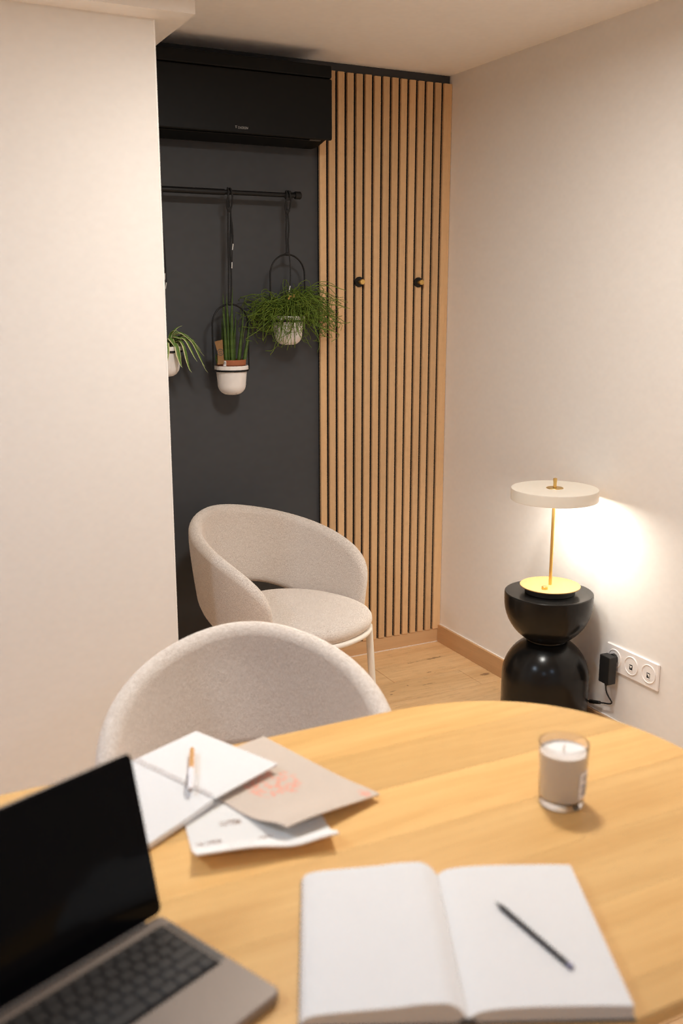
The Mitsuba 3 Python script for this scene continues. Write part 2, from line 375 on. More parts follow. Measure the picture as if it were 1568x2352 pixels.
# ------------------------------------------------------------------ hanging rail
k = thing('hanging_rail', 'black metal rail on the charcoal wall carrying the hanging planters', 'rail')
RYD, RZ = -0.09, 1.980
add(k + '__bar', tube([(NX + .002, RYD, RZ), (-1.05, RYD, RZ)] , .0112, 20), 'black_metal', smooth=40)
add(k + '__bar_001', tube([(-1.052, RYD, RZ), (-0.735, RYD, RZ)], .0088, 20), 'black_metal', smooth=40)
add(k + '__end_cap', tube([(-0.752, RYD, RZ), (-0.734, RYD, RZ), (-0.7325, RYD, RZ)], [.0105, .0105, .009], 20), 'black_metal', smooth=40)
for i, bx in enumerate((-0.748, -1.35)):
    add(k + '__' + numbered('bracket', i), cat(frame(lathe([(0, 0), (.019, 0), (.019, .006), (.008, .008), (.008, -RYD - .008), (0, -RYD - .008)], 24), (bx, 0, RZ + .008), (1, 0, 0), (0, 0, 1), (0, -1, 0)), tube([(bx - .011, RYD, RZ + .001), (bx + .011, RYD, RZ + .001)], .0145, 20)), 'black_metal', smooth=40)

# ------------------------------------------------------------------ planters
POT_PROF = [(0, 0)] + arc(.0165, .040, .0385, -90, -4, 14, .040) + [(.0570, .060), (.0600, .094), (.0605, .098), (.0655, .0985), (.0662, .100), (.0662, .112), (.0650, .1135), (.0615, .1135), (.0605, .112), (.0545, .060), (.050, .040), (.032, .016), (0, .014)]
def planter(key, x, y, zrim, hoop_top, label, twist=0.0, cord_from=None, tips=(), group='white pots hanging from the black rail', s=1.0):
    thing(key, label, 'hanging planter', group)
    z0 = zrim - .1135 * s
    add(key + '__pot', lathe([(r * s, z0 + z * s) for r, z in POT_PROF], 64, (x, y, 0)), 'pot_white', smooth=40)
    add(key + '__soil', lathe([(0, zrim - .032), (.055 * s, zrim - .032), (.055 * s, zrim - .022), (0, zrim - .019)], 32, (x, y, 0)), 'soil', smooth=40)
    zr = zrim - .0195 * s
    a = np.linspace(0, 2 * np.pi, 65)[:-1]
    R = .0637 * s
    add(key + '__ring', tube(np.c_[x + R * np.cos(a), y + R * np.sin(a), np.full(64, zr)], .0032, 8, True), 'black_metal', smooth=50)
    W = .0775
    ux, uy = math.cos(twist), math.sin(twist)
    zc = hoop_top - W
    pts = [(-R - .001, zr), (-W + .004, zr), (-W, zr + .004), (-W * 1.0, zr + .05)] + [(W * math.cos(t), zc + W * math.sin(t)) for t in np.linspace(np.pi, 0, 25)] + [(W, zr + .05), (W, zr + .004), (W - .004, zr), (R + .001, zr)]
    add(key + '__hoop', tube([(x + u * ux, y + u * uy, z) for u, z in pts], .0032, 8), 'black_metal', smooth=50)
    # cord: a loop over the rail, two strands down to a knot on the hoop
    xr = x if cord_from is None else cord_from
    kn = RZ - .062
    loop = [(xr - .006, RYD - .002, kn), (xr - .010, RYD - .014, RZ - .025), (xr - .006, RYD - .0155, RZ), (xr - .003, RYD, RZ + .0155), (xr + .003, RYD + .015, RZ), (xr + .002, RYD + .008, kn)]
    loop2 = [(xr + .006, RYD - .002, kn), (xr + .010, RYD - .014, RZ - .025), (xr + .007, RYD - .0155, RZ), (xr + .006, RYD, RZ + .0155), (xr + .006, RYD + .015, RZ), (xr + .004, RYD + .008, kn)]
    sw = lambda q: 0.0018 * math.sin(q * 9 + x * 40)
    h0 = hoop_top + .004
    s1 = [(xr - .002 + (x - xr) * q + sw(q) * .4 - .002, RYD + (y - RYD) * q, kn + (h0 - kn) * q) for q in np.linspace(0, 1, 14)]
    s2 = [(xr + .003 + (x - xr) * q - sw(q + .2) + .0015, RYD - .002 + (y - RYD) * q, kn + (h0 - kn) * q) for q in np.linspace(0, 1, 14)]
    ms = [tube(smooth_path(loop, 24), .0033, 7), tube(smooth_path(loop2, 24), .0033, 7), tube(smooth_path(s1, 40), .0033, 7), tube(smooth_path(s2, 40), .0033, 7)]
    kb = trimesh.creation.icosphere(2, .0085); kb.apply_scale([.95, .8, 1.25]); kb.apply_translation([xr, RYD - .001, kn])
    kh = trimesh.creation.icosphere(2, .0095); kh.apply_scale([1.15, .85, .8]); kh.apply_translation([x, y, hoop_top + .002])
    add(key + '__cord', cat(*ms, kb, kh), 'cord_black', smooth=50)
    for i, (tx, tz, L, dx) in enumerate(tips):
        top = kn - .02 if L > 0 else hoop_top
        pe = [(xr + .004, RYD - .007, top), (xr + (tx - xr) * .6 + .004, y - .008, (top + tz) / 2), (tx, y - .009, tz)]
        add(key + '__' + numbered('cord_end', i), tube(smooth_path(pe, 16), .0022, 7), 'cord_black', smooth=50)
        add(key + '__' + numbered('cord_tip', i), tube([(tx, y - .009, tz + .002), (tx + dx, y - .009, tz - .021)], .0026, 8), 'steel', smooth=50)
        part(key + '__' + numbered('cord_tip', i), 'silver metal cord tip')
PY = -0.094
planter('hanging_planter', -1.306, PY, 1.413, 1.675, 'white hanging pot half hidden by the partition, with the striped spider plant', twist=1.25, cord_from=-1.306, tips=((-1.296, 1.678, 1, -.001), (-1.292, 1.645, 1, -.004)))
planter('hanging_planter_001', -1.040, PY, 1.333, 1.567, 'white hanging pot of the snake plant, middle and lowest of the three pots', twist=0.12, cord_from=-1.033, tips=((-1.025, 1.790, 1, -.003), (-1.031, 1.722, 1, -.001)))
planter('hanging_planter_002', -0.796, PY, 1.521, 1.757, 'white hanging pot under the bushy rhipsalis, highest and nearest to the oak slats', twist=0.10, cord_from=-0.793, tips=((-0.790, 1.635, -1, -.004),))

# spider plant: arching striped leaves
k = thing('spider_plant', 'spider plant with arching cream edged green leaves beside the partition', 'spider plant')
lf = [(.10, .115, .060, .035), (-.25, .125, .062, .004), (.6, .11, .06, .01), (-.62, .115, .055, -.035), (-1.15, .085, .038, -.055), (-.42, .138, .055, -.055), (-1.75, .08, .04, -.03), (-2.3, .10, .06, -.05), (.35, .10, .075, .05), (1.3, .10, .08, .0), (2.1, .11, .09, -.01), (3.0, .12, .07, -.05), (-.10, .140, .05, -.02), (-.9, .055, .080, .075), (.0, .060, .085, .095), (-.5, .09, .075, .035), (-2.8, .12, .1, .07), (2.6, .1, .11, .1), (-.78, .10, .045, -.075), (-1.3, .06, .055, .02), (-.28, .148, .045, -.080), (-.05, .085, .07, .055), (-1.0, .075, .06, .045)]
for i, (az, reach, hgt, end) in enumerate(lf):
    d = V(math.cos(az), math.sin(az), 0)
    o = V(-1.306, PY, 1.392) + d * .012
    reach *= .82 if math.sin(az) > .3 else 1.0
    c = [o, o + d * reach * .22 + V(0, 0, hgt * .75), o + d * reach * .52 + V(0, 0, hgt), o + d * reach * .82 + V(0, 0, (hgt + end) * .52), o + d * reach + V(0, 0, end)]
    p = smooth_path(c, 18); p[:, 1] = np.minimum(p[:, 1], -.012)
    t = np.linspace(0, 1, 18)
    w = .025 * (0.55 + .45 * np.sin(np.pi * np.minimum(t * 1.25, 1) * .5)) * np.clip((1 - t) * 3.2, 0.04, 1)
    m, uv = ribbon(p, w, V(-d[1], d[0], 0), .38)
    add(k + '__' + numbered('leaf', i), m, 'leaf_spider', smooth=True, uv=uv)

# snake plant in its nursery pot, with a kraft tag
PX = -1.040
k = thing('nursery_pot', 'terracotta plastic nursery pot set into the middle white pot', 'plant pot')
zt = 1.356
add(k + '__pot', lathe([(0, zt - .085), (.042, zt - .085), (.0535, zt - .022), (.0565, zt - .020), (.0575, zt - .001), (.0568, zt), (.0545, zt), (.0535, zt - .012), (.050, zt - .013), (.046, zt - .05), (0, zt - .052)], 56, (PX, PY, 0)), 'terracotta', smooth=40)
add(k + '__soil', lathe([(0, zt - .02), (.0505, zt - .02), (.0505, zt - .012), (0, zt - .009)], 32, (PX, PY, 0)), 'soil', smooth=40)
def stuck_label(key, x, y, z0, z1, r, a0, a1, mat):
    a = np.linspace(a0, a1, 7)
    v = [(x + (r + o) * math.cos(t), y + (r + o) * math.sin(t), z) for o in (0, .0006) for z in (z0, z1) for t in a]
    def q(i0, i1): return [[i0 + j, i0 + j + 1, i1 + j + 1] for j in range(6)] + [[i0 + j, i1 + j + 1, i1 + j] for j in range(6)]
    f = q(14, 21) + [x[::-1] for x in q(0, 7)] + q(0, 14) + q(21, 7) + [[0, 14, 21], [0, 21, 7], [6, 27, 20], [6, 13, 27]]
    return add(key, tm(v, f), mat)
stuck_label(k + '__sticker', PX, PY, zt - .022, zt - .002, .0577, math.radians(-142), math.radians(-130), 'label_paper')
for j in range(3):
    stuck_label(k + '__' + numbered('sticker_line', j), PX, PY, zt - .0075 - j * .004, zt - .006 - j * .004, .0584, math.radians(-140.5), math.radians(-132), 'ink')
k = thing('snake_plant', 'snake plant with upright round dark green spikes in the terracotta pot', 'snake plant')
def wx(px): return PX + (px - 533) * (1 / 564.0) * 1.08
SP = [(517.9, 513.6, .204, -.02), (521, 522.6, .262, .008), (526.5, 528.9, .262, -.012), (536, 541.5, .286, .0), (542.5, 545, .192, .018), (547.5, 556.1, .203, -.008), (557, 569.8, .158, -.018), (516, 518.8, .172, .012), (538.3, 535.7, .218, .022), (501, 500.7, .036, -.02), (530.5, 531, .248, -.026)]
for i, (bx, tx, h, dy) in enumerate(SP):
    b, t_ = V(wx(bx), PY + dy, zt - .012), V(wx(tx), PY + dy * .9, zt - .012 + h)
    q = np.linspace(0, 1, 14)
    p = b + (t_ - b) * q[:, None] + np.c_[.004 * np.sin(q * 3 + i) - .004 * math.sin(i), .003 * np.sin(q * 2 + i * 2) - .003 * math.sin(i * 2), 0 * q]
    r = .0082 * (0.9 + .12 * np.sin(q * 3)) * np.clip((1 - q) ** .62, .05, 1) * (0.7 if h < .1 else 1)
    m = tube(p, r, 12)
    uv = np.vstack([np.c_[np.tile(np.arange(12) / 12.0, 14), np.repeat(q, 12)], [[.5, 0], [.5, 1]]])
    add(k + '__' + numbered('leaf', i), m, 'leaf_snake', smooth=True, uv=uv)
k = thing('plant_tag', 'brown kraft card plant tag with a round logo tucked into the terracotta pot', 'plant tag')
def kraft_fn(p, n, uv):
    return mix((0.27, 0.155, 0.072), (0.21, 0.115, 0.05), noise(p.x * 900, p.z * 250, p.y * 300))
principled('kraft_brown', kraft_fn, 0.85, specular=0.15)
tq = [(-.0165, .0), (.0105, -.001), (.0120, .045), (.0155, .092), (-.0165, .0885), (-.0105, .045)]
TO, TEX, TEY = V(wx(505.5), PY - .036, zt - .014), V(.985, -.12, .12), V(-.12, -.02, .99)
TEX /= np.linalg.norm(TEX); TEZ = np.cross(TEX, TEY); TEZ /= np.linalg.norm(TEZ)
TEZ = -TEZ if TEZ[1] > 0 else TEZ
tag = trimesh.creation.extrude_polygon(Polygon(tq), .0012)
add(k + '__card', frame(tag, TO, TEX, TEY, TEZ), 'kraft_brown')
ringp = Polygon([(.0128 * math.cos(t), .0128 * math.sin(t)) for t in np.linspace(0, 2 * np.pi, 40)[:-1]]).difference(Polygon([(.0107 * math.cos(t), .0107 * math.sin(t)) for t in np.linspace(0, 2 * np.pi, 40)[:-1]]))
mk = [trimesh.creation.extrude_polygon(ringp, .0004)]
for (cx, cy, a, L, w) in ((-.0035, .002, .7, .0075, .003), (.0035, .003, 2.3, .0075, .003), (.003, -.004, -.9, .007, .0027), (-.003, -.0045, -2.3, .006, .0025)):
    lp = [(cx + L * .5 * math.cos(t) * math.cos(a) - w * .5 * math.sin(t) * math.sin(a), cy + L * .5 * math.cos(t) * math.sin(a) + w * .5 * math.sin(t) * math.cos(a)) for t in np.linspace(0, 2 * np.pi, 14)[:-1]]
    mk.append(trimesh.creation.extrude_polygon(Polygon(lp), .0004))
mk = cat(*mk); mk.apply_translation([.0005, .045, .0013])
add(k + '__logo', frame(mk, TO, TEX, TEY, TEZ), 'ink')

# rhipsalis: a mop of thin round stems
k = thing('rhipsalis_plant', 'bushy trailing rhipsalis of thin tangled green stems in the highest pot', 'rhipsalis plant')
R3 = np.random.default_rng(31)
stems = []
O3 = V(-0.796, PY, 1.510)
for i in range(520):
    az = R3.uniform(0, 2 * np.pi)
    d = V(math.cos(az), math.sin(az) * .7, 0)
    o = O3 + d * R3.uniform(0, .048)
    right = d[0] > .15
    rc = (.055 + .10 * R3.uniform() ** .7) * (1.2 if right else 1.05)
    el = R3.uniform(-.25, 1.0) if right else R3.uniform(-.3, .62)
    up = .012 + .085 * max(el, 0) + R3.uniform(0, .02)
    end = up * .5 + el * .055 - R3.uniform(0, .05) - (.055 if d[1] < -.3 and R3.uniform() < .5 else 0)
    j = lambda q: R3.normal(0, q, 3)
    c = [o, o + d * rc * .3 + V(0, 0, up) + j(.010), o + d * rc * .65 + V(0, 0, up * .8 + end * .4) + j(.017), o + d * rc + V(0, 0, end) + j(.017)]
    if R3.uniform() < .6: c.append(c[-1] + d * R3.uniform(-.03, .02) + V(0, 0, R3.uniform(-.03, .025)) + j(.016))
    p = smooth_path(c, 13)
    wob = np.cumsum(R3.normal(0, .0019, p.shape), axis=0); p = p + wob
    p[:, 1] = np.minimum(p[:, 1], -.026)
    stems.append(tube(p, np.linspace(.0017, .0010, 13) * R3.uniform(.8, 1.2), 4))
add(k + '__stems', cat(*stems), 'leaf_rhipsalis', smooth=True)
labels[k + '__stems'] = {'kind': 'stuff'}
add(k + '__dry_tip', tube(smooth_path([(-.815, PY - .05, 1.585), (-.805, PY - .055, 1.597), (-.797, PY - .05, 1.592), (-.79, PY - .05, 1.603)], 12), .003, 6), 'copper_wood', smooth=50)
part(k + '__dry_tip', 'dry brown stem tip')

# ------------------------------------------------------------------ chairs
CH = dict(a=.302, b=.413, zb=.806, ze=.505, tm=1.897, p=1.14, q=2.81)
def shell_mesh():
    s = np.linspace(-1, 1, 121)
    u = np.sign(s) * (1 - (1 - np.abs(s)) ** 1.7)
    uu = (np.sqrt(u * u + .012) - math.sqrt(.012)) / (math.sqrt(1.012) - math.sqrt(.012))
    th = u * CH['tm']
    zt = CH['ze'] + (CH['zb'] - CH['ze']) * np.clip(1 - uu ** CH['p'], 0, 1) ** (1 / CH['q']) - .002
    zb = .408 + .079 * np.exp(-(th / 1.02) ** 4)
    h = .0245 * np.sqrt(np.clip(1 - (np.clip(np.abs(u) - .90, 0, 1) / .10) ** 2, .004, 1))
    prof = []
    for t in np.radians(np.linspace(-90, 90, 11)): prof.append((math.cos(t), math.sin(t)))
    rings = []
    for i in range(len(s)):
        ct, sn = math.cos(th[i]), math.sin(th[i])
        nx, ny = sn / CH['a'], ct / CH['b']; l = math.hypot(nx, ny); nx /= l; ny /= l
        # cross section: outer side up, over the rim, inner side down, under
        hr = min(h[i], .0245)
        vr = min(.03, (zt[i] - zb[i]) * .45)
        out = []
        for f in np.linspace(0, 1, 10): out.append((hr, zb[i] + vr + (zt[i] - zb[i] - 2 * vr) * f))
        for t in np.radians(np.linspace(9, 171, 11)): out.append((hr * math.cos(t), zt[i] - vr + vr * math.sin(t)))
        for f in np.linspace(1, 0, 10): out.append((-hr, zb[i] + vr + (zt[i] - zb[i] - 2 * vr) * f))
        for t in np.radians(np.linspace(189, 351, 11)): out.append((hr * math.cos(t), zb[i] + vr + vr * math.sin(t)))
        ring = []
        for w, z in out:
            k = 1 - .10 * np.clip((.72 - z) / .3, 0, 1) ** 1.3
            ring.append((CH['a'] * sn * k + nx * w, CH['b'] * ct * k + ny * w, z))
        rings.append(ring)
    R = np.array(rings); n, c = R.shape[:2]
    v = R.reshape(-1, 3).tolist()
    f = []
    for i in range(n - 1):
        for j in range(c):
            l = (j + 1) % c
            f += [[i * c + j, (i + 1) * c + j, (i + 1) * c + l], [i * c + j, (i + 1) * c + l, i * c + l]]
    for i, sg in ((0, 1), (n - 1, -1)):
        v.append(R[i].mean(0).tolist()); k = len(v) - 1
        for j in range(c):
            q = [i * c + j, i * c + (j + 1) % c, k]
            f.append(q if sg > 0 else q[::-1])
    m = tm(v, f)
    if m.volume < 0: m.invert()
    return m
def seat_outline(k, n=72):
    t = np.arange(n) * 2 * np.pi / n
    c, s = np.cos(t), np.sin(t)
    e = 2 / 2.25
    return np.c_[.252 * k * np.sign(c) * np.abs(c) ** e, .285 * k * np.sign(s) * np.abs(s) ** e]
def loft(layers):
    n = len(layers[0][0])
    v = np.vstack([np.c_[o, np.broadcast_to(z, (n,))] for o, z in layers])
    f = []
    for i in range(len(layers) - 1):
        for j in range(n):
            l = (j + 1) % n
            f += [[i * n + j, i * n + l, (i + 1) * n + l], [i * n + j, (i + 1) * n + l, (i + 1) * n + j]]
    v = np.vstack([v, [[0, 0, np.mean(layers[0][1])], [0, 0, np.mean(layers[-1][1])]]])
    a, b, L = len(v) - 2, len(v) - 1, (len(layers) - 1) * n
    for j in range(n):
        l = (j + 1) % n
        f += [[a, l, j], [b, L + j, L + l]]
    return tm(v, f)
def seat_mesh():
    L = [(seat_outline(.5), .412), (seat_outline(.90), .412), (seat_outline(.955), .416), (seat_outline(.985), .426), (seat_outline(1.0), .440), (seat_outline(.992), .453), (seat_outline(.965), .463), (seat_outline(.92), .469), (seat_outline(.80), .474), (seat_outline(.5), .478), (seat_outline(.2), .479)]
    return loft(L)
SHELL, SEAT = shell_mesh(), seat_mesh()
def chair(key, cx, cy, phi, label):
    thing(key, label, 'chair', 'upholstered armchairs around the table')
    ex, ey = (math.cos(phi), math.sin(phi), 0), (-math.sin(phi), math.cos(phi), 0)
    F = lambda m: frame(m, (cx, cy, 0), ex, ey)
    add(key + '__backrest', F(SHELL), 'fabric', smooth=60)
    add(key + '__seat', F(SEAT), 'fabric', smooth=60)
    o = seat_outline(.965)
    add(key + '__seat_frame', F(tube(np.c_[o, np.full(len(o), .4055)], .0105, 10, True)), 'chair_metal', smooth=50)
    part(key + '__seat_frame', 'pale beige metal ring under the seat')
    for i, (x, y) in enumerate(((.178, -.205), (-.178, -.205), (.178, .200), (-.178, .200))):
        add(key + '__' + numbered('leg', i), F(tube([(x, y, .400), (x * 1.09, y * 1.10, .002), (x * 1.0905, y * 1.101, 0)], [.0140, .0122, .011], 16)), 'chair_metal', smooth=50)
    part(key + '__leg', 'pale beige metal leg')
chair('dining_chair', -.987, -.57, .446, 'beige melange armchair standing in the niche before the slatted panel')
chair('dining_chair_001', -1.698, -1.929, -.36, 'beige melange armchair pushed under the far side of the oak table')

# ------------------------------------------------------------------ side table and lamp
SX, SY = -.186, -1.03
k = thing('side_table', 'glossy black hourglass side table standing by the white wall', 'side table')
r0, zn, ztop = .159, .372, .550
rn = .072
bowl = [(0, zn - .004), (rn, zn - .004), (rn, zn)]
for t in np.linspace(math.acos((rn) / r0), 0, 20):
    bowl.append((r0 * math.cos(t), ztop - .030 - (ztop - .030 - zn) * math.sin(t) / math.sin(math.acos(rn / r0))))
bowl += [(r0 + .0005, ztop - .012), (r0 - .0002, ztop - .003), (r0 - .0028, ztop - .0004), (r0 - .006, ztop), (0, ztop)]
add(k + '__bowl_top', lathe(bowl, 96, (SX, SY, 0)), 'black_lacquer', smooth=30)
rb = .1585
base = [(0, 0), (rb - .006, 0), (rb - .002, .003), (rb, .008), (rb, .225)]
for t in np.linspace(0.05, math.acos(rn / rb), 20):
    base.append((rb * math.cos(t), .225 + (zn - .0045 - .225) * math.sin(t) / math.sin(math.acos(rn / rb))))
base += [(0, zn - .0045)]
add(k + '__dome_base', lathe(base, 96, (SX, SY, 0)), 'black_lacquer', smooth=30)
k = thing('table_lamp', 'brass table lamp with flat cream disc shade on the black side table', 'table lamp')
LXc, LYc = -.187, -1.036
LC = (LXc, LYc, 0)
add(k + '__plinth', lathe([(0, ztop), (.088, ztop), (.0895, ztop + .0015), (.0895, ztop + .0225), (.088, ztop + .024), (0, ztop + .024)], 64, LC), 'black_plastic', smooth=30)
add(k + '__base', lathe([(0, ztop + .024), (.107, ztop + .024), (.1082, ztop + .0250), (.1082, ztop + .0272), (.1072, ztop + .0282), (0, ztop + .0284)], 96, LC), 'brass_base', smooth=30)
part(k + '__base', 'round brass base plate')
zs = ztop + .0284
add(k + '__stem', tube([(LXc, LYc, zs), (LXc, LYc, .958)], .0058, 24), 'brass', smooth=40)
kd = V(-.835, -.55, 0) * .062
add(k + '__knob', lathe([(0, zs), (.0105, zs), (.011, zs + .001), (.011, zs + .0085), (.010, zs + .0098), (0, zs + .0098)], 32, (LXc + kd[0], LYc + kd[1], 0)), 'brass', smooth=30)
SH0, SH1, SR = .893, .934, .1535
add(k + '__shade', lathe([(SR - .004, SH0), (SR - .001, SH0), (SR, SH0 + .001), (SR, SH1 - .003), (SR - .001, SH1 - .0008), (SR - .004, SH1), (.007, SH1), (.007, SH1 - .003), (SR - .005, SH1 - .003), (SR - .004, SH1 - .006), (SR - .004, SH0)], 96, LC), 'shade_cream', smooth=30)
part(k + '__shade', 'flat round cream shade')
a = np.linspace(0, 2 * np.pi, 65)[:-1]
dv, df = [], []
for rr in (.0075, SR - .006):
    dv += [(LXc + rr * math.cos(t), LYc + rr * math.sin(t), SH0 + .004) for t in a]
for i in range(64):
    l = (i + 1) % 64
    df += [[i, l, 64 + l], [i, 64 + l, 64 + i]]
dm = tm(dv, df)
if dm.face_normals[0][2] > 0: dm.invert()
add(k + '__diffuser', dm, 'white_plastic', emitter={'type': 'area', 'radiance': {'type': 'rgb', 'value': TABLE_L}})
add(k + '__rosette', lathe([(.0072, SH1), (.0295, SH1), (.030, SH1 + .0008), (.0292, SH1 + .0022), (.0072, SH1 + .0024)], 48, LC), 'brass', smooth=30)
add(k + '__finial', tube([(LXc, LYc, .9575), (LXc, LYc, .9685), (LXc, LYc, .9695)], [.0066, .0066, .0058], 24), 'brass', smooth=40)

# ------------------------------------------------------------------ socket plate, adapter
k = thing('outlet_plate', 'white triple wall outlet plate above the skirting right of the side table', 'wall outlet')
OY0, OY1, OZ0, OZ1 = -1.412, -1.153, .270, .3695
add(k + '__plate', cbox((-.0085, OY0, OZ0), (-.0002, OY1, OZ1), .0035), 'white_plastic')
def ondisc(prof, y, z, mat, key, seg=48):
    add(key, frame(lathe(prof, seg), (-.0085, y, z), (0, -1, 0), (0, 0, 1), (-1, 0, 0)), mat, smooth=30)
OZ = (OZ0 + OZ1) / 2
for i, y in enumerate((-1.197, -1.2815, -1.366)):
    kk = k + '__' + numbered('socket', i)
    ondisc([(.0295, -.001), (.0345, -.001), (.0345, .0018), (.033, .003), (.0310, .003), (.0295, .0016), (.0295, -.001)], y, OZ, 'white_plastic', kk)
    ondisc([(0, -.0008), (.0288, -.0008), (.0288, .0006), (.0283, .0011), (0, .0011)], y, OZ, 'white_plastic', kk + '__cover')
    if i:
        add(kk + '__port', cbox((-.0102, y - .0075, OZ - .0145), (-.0095, y + .0075, OZ + .0045), .0002), 'usb_dark')
        add(kk + '__port_tongue', frame(prism([(-.0062, .004), (.0062, .004), (.0012, -.004), (-.0012, -.004)] if i == 1 else [(-.006, .005), (.0062, .005), (.0062, -.009)], 0, .0006), (-.0102, y, OZ - .0035), (0, -1, 0), (0, 0, 1), (-1, 0, 0)), 'white_plastic')
        add(kk + '__port_lip', cbox((-.0112, y - .0085, OZ - .0175), (-.0095, y + .0085, OZ - .0148), .0004), 'white_plastic')
k = thing('power_adapter', 'black plug in power adapter hanging from the left socket of the outlet plate', 'power adapter')
add(k + '__body', rbox((-.056, -1.2235, .232), (-.021, -1.1705, .336), .0035, 8), 'black_plastic', smooth=40)
add(k + '__plug', frame(lathe([(0, 0), (.0185, 0), (.0185, .0105), (0, .0105)], 32), (-.0101, -1.197, OZ), (0, -1, 0), (0, 0, 1), (-1, 0, 0)), 'black_plastic', smooth=30)
add(k + '__strain_relief', tube([(-.036, -1.191, .2325), (-.036, -1.191, .219), (-.036, -1.191, .2175)], [.0062, .0048, .004], 12), 'black_plastic', smooth=40)
part(k + '__strain_relief', 'ribbed cable sleeve')
cp = [(-.036, -1.191, .219), (-.034, -1.193, .195), (-.026, -1.206, .168), (-.022, -1.211, .156), (-.021, -1.204, .149), (-.021, -1.18, .141), (-.021, -1.150, .132), (-.020, -1.10, .117), (-.018, -1.03, .108)]
add(k + '__cable', tube(smooth_path(cp, 60), .0028, 10), 'black_plastic', smooth=50)
add(k + '__connector', tube([(-.021, -1.150, .132), (-.021, -1.148, .1315), (-.0205, -1.118, .1225), (-.020, -1.095, .116)], [.0035, .0062, .0072, .0072], 12), 'black_plastic', smooth=40)

# ------------------------------------------------------------------ the table
k = thing('dining_table', 'long oak table with rounded ends, its boards running lengthwise', 'table')
TZ, TT = .74, .024
def table_outline(n=48):
    cx, cy, h = -1.46, -2.503, .46
    e = 2 / 2.4
    out = []
    for t in np.linspace(-np.pi / 2, np.pi / 2, n):
        c, s = math.cos(t), math.sin(t)
        out.append((cx + h * abs(c) ** e, cy + h * math.copysign(abs(s) ** e, s)))
    for t in np.linspace(np.pi / 2, 3 * np.pi / 2, n):
        c, s = math.cos(t), math.sin(t)
        out.append((-2.95 - h * abs(c) ** e, cy + h * math.copysign(abs(s) ** e, s)))
    return out
q = prism(table_outline(), TZ - TT, TZ, .003)
top = m3.Manifold(m3.Mesh(vert_properties=np.asarray(q.vertices, np.float32), tri_verts=np.asarray(q.faces, np.uint32)))
for i in range(7):
    y1 = TB_Y0 - i * TB_W + (.01 if i == 0 else 0); y0 = TB_Y0 - (i + 1) * TB_W
    st = m3.Manifold.cube([4, y1 - y0 - .0003, .2]).translate([-4.2, y0, TZ - .1])
    add(k + '__' + numbered('board', i), man(top ^ st), 'oak_table')
add(k + '__underframe', cat(cbox((-3.0, -2.27, TZ - TT - .06), (-1.42, -2.245, TZ - TT - .0005)), cbox((-3.0, -2.761, TZ - TT - .06), (-1.42, -2.736, TZ - TT - .0005))), 'oak_table')
for i, (x, y) in enumerate(((-1.40, -2.258), (-3.02, -2.258), (-1.40, -2.748), (-3.02, -2.748))):
    add(k + '__' + numbered('leg', i), lathe([(0, 0), (.014, 0), (.016, .002), (.026, TZ - TT - .001), (0, TZ - TT - .0005)], 28, (x, y, 0)), 'oak_table', smooth=30)

# ------------------------------------------------------------------ things on the table
# laptop
k = thing('laptop', 'open dark grey laptop with black screen at the near left of the table', 'laptop')
ER, EF = V(math.cos(math.radians(23)), math.sin(math.radians(23)), 0), V(math.sin(math.radians(23)), -math.cos(math.radians(23)), 0)
BR = V(-2.064, -2.522, TZ + .001)
W, D, BT = .330, .236, .0150
LO = BR - ER * W / 2 + EF * D / 2
FL = lambda m: frame(m, LO, ER, -EF)
add(k + '__base', FL(prism(rrect(W, D, .013), 0.0, BT, .0022)), 'alu')
kx1, ky1 = W / 2 - .0185, D / 2 - .026
kw, kd_ = .294, .112
add(k + '__key_well', FL(prism([(kx1 - kw - .003, ky1 + .003), (kx1 + .003, ky1 + .003), (kx1 + .003, ky1 - kd_ - .003), (kx1 - kw - .003, ky1 - kd_ - .003)], BT - .001, BT + .0002)), 'bezel')
n = 0
for r, (ky, kh, keys) in enumerate(((0, .0125, [1] * 14), (.0145, .0172, [1] * 13 + [1.6]), (.0337, .0172, [1.6] + [1] * 13), (.0529, .0172, [1.85] + [1] * 11 + [1.85]), (.0721, .0172, [2.4] + [1] * 10 + [2.4]), (.0913, .0172, [1, 1, 1.2, 1.2, 5.6, 1.2, 1.2, 1, 1, 1]))):
    tot = sum(keys); gap = .0026; unit = (kw - gap * (len(keys) - 1)) / tot; x = kx1 - kw
    for q in keys:
        add(k + '__' + numbered('key', n), FL(cbox((x, ky1 - ky - kh, BT + .0002), (x + q * unit, ky1 - ky, BT + .0013), .0006)), 'keycap'); n += 1
        x += q * unit + gap
add(k + '__trackpad', FL(prism(rrect(.140, .086, .006) + np.array([0, -D / 2 + .050]), BT - .0005, BT + .0002, .0001)), 'alu')
for s in (-1, 1):
    gx = s * (W / 2 - .009)
    add(k + '__' + numbered('speaker_grille', (s + 1) // 2), FL(cbox((gx - .0045, ky1 - kd_, BT - .0006), (gx + .0045, ky1, BT + .0001), .0001)), 'alu_dark')
be = math.radians(13.5)
LU = V(0, 0, 1) * math.cos(be) - EF * math.sin(be)
LN = np.cross(ER, LU)                                             # out of the screen, towards the user
LN = LN if LN @ EF > 0 else -LN
HL = .232
LH = BR - ER * W / 2 + EF * .006 + V(0, 0, BT + .0045)
FLID = lambda m: frame(m, LH + LU * HL / 2, ER, LU, LN)
add(k + '__lid', FLID(prism(rrect(W, HL, .011), -.0058, -.0012, .0015)), 'alu')
add(k + '__bezel', FLID(prism(rrect(W - .002, HL - .002, .010), -.0012, -.0002, .0003)), 'bezel')
add(k + '__screen', FLID(prism(rrect(W - .004, HL - .005, .009), -.0002, .0001)), 'screen_glass')
part(k + '__screen', 'black switched off screen')
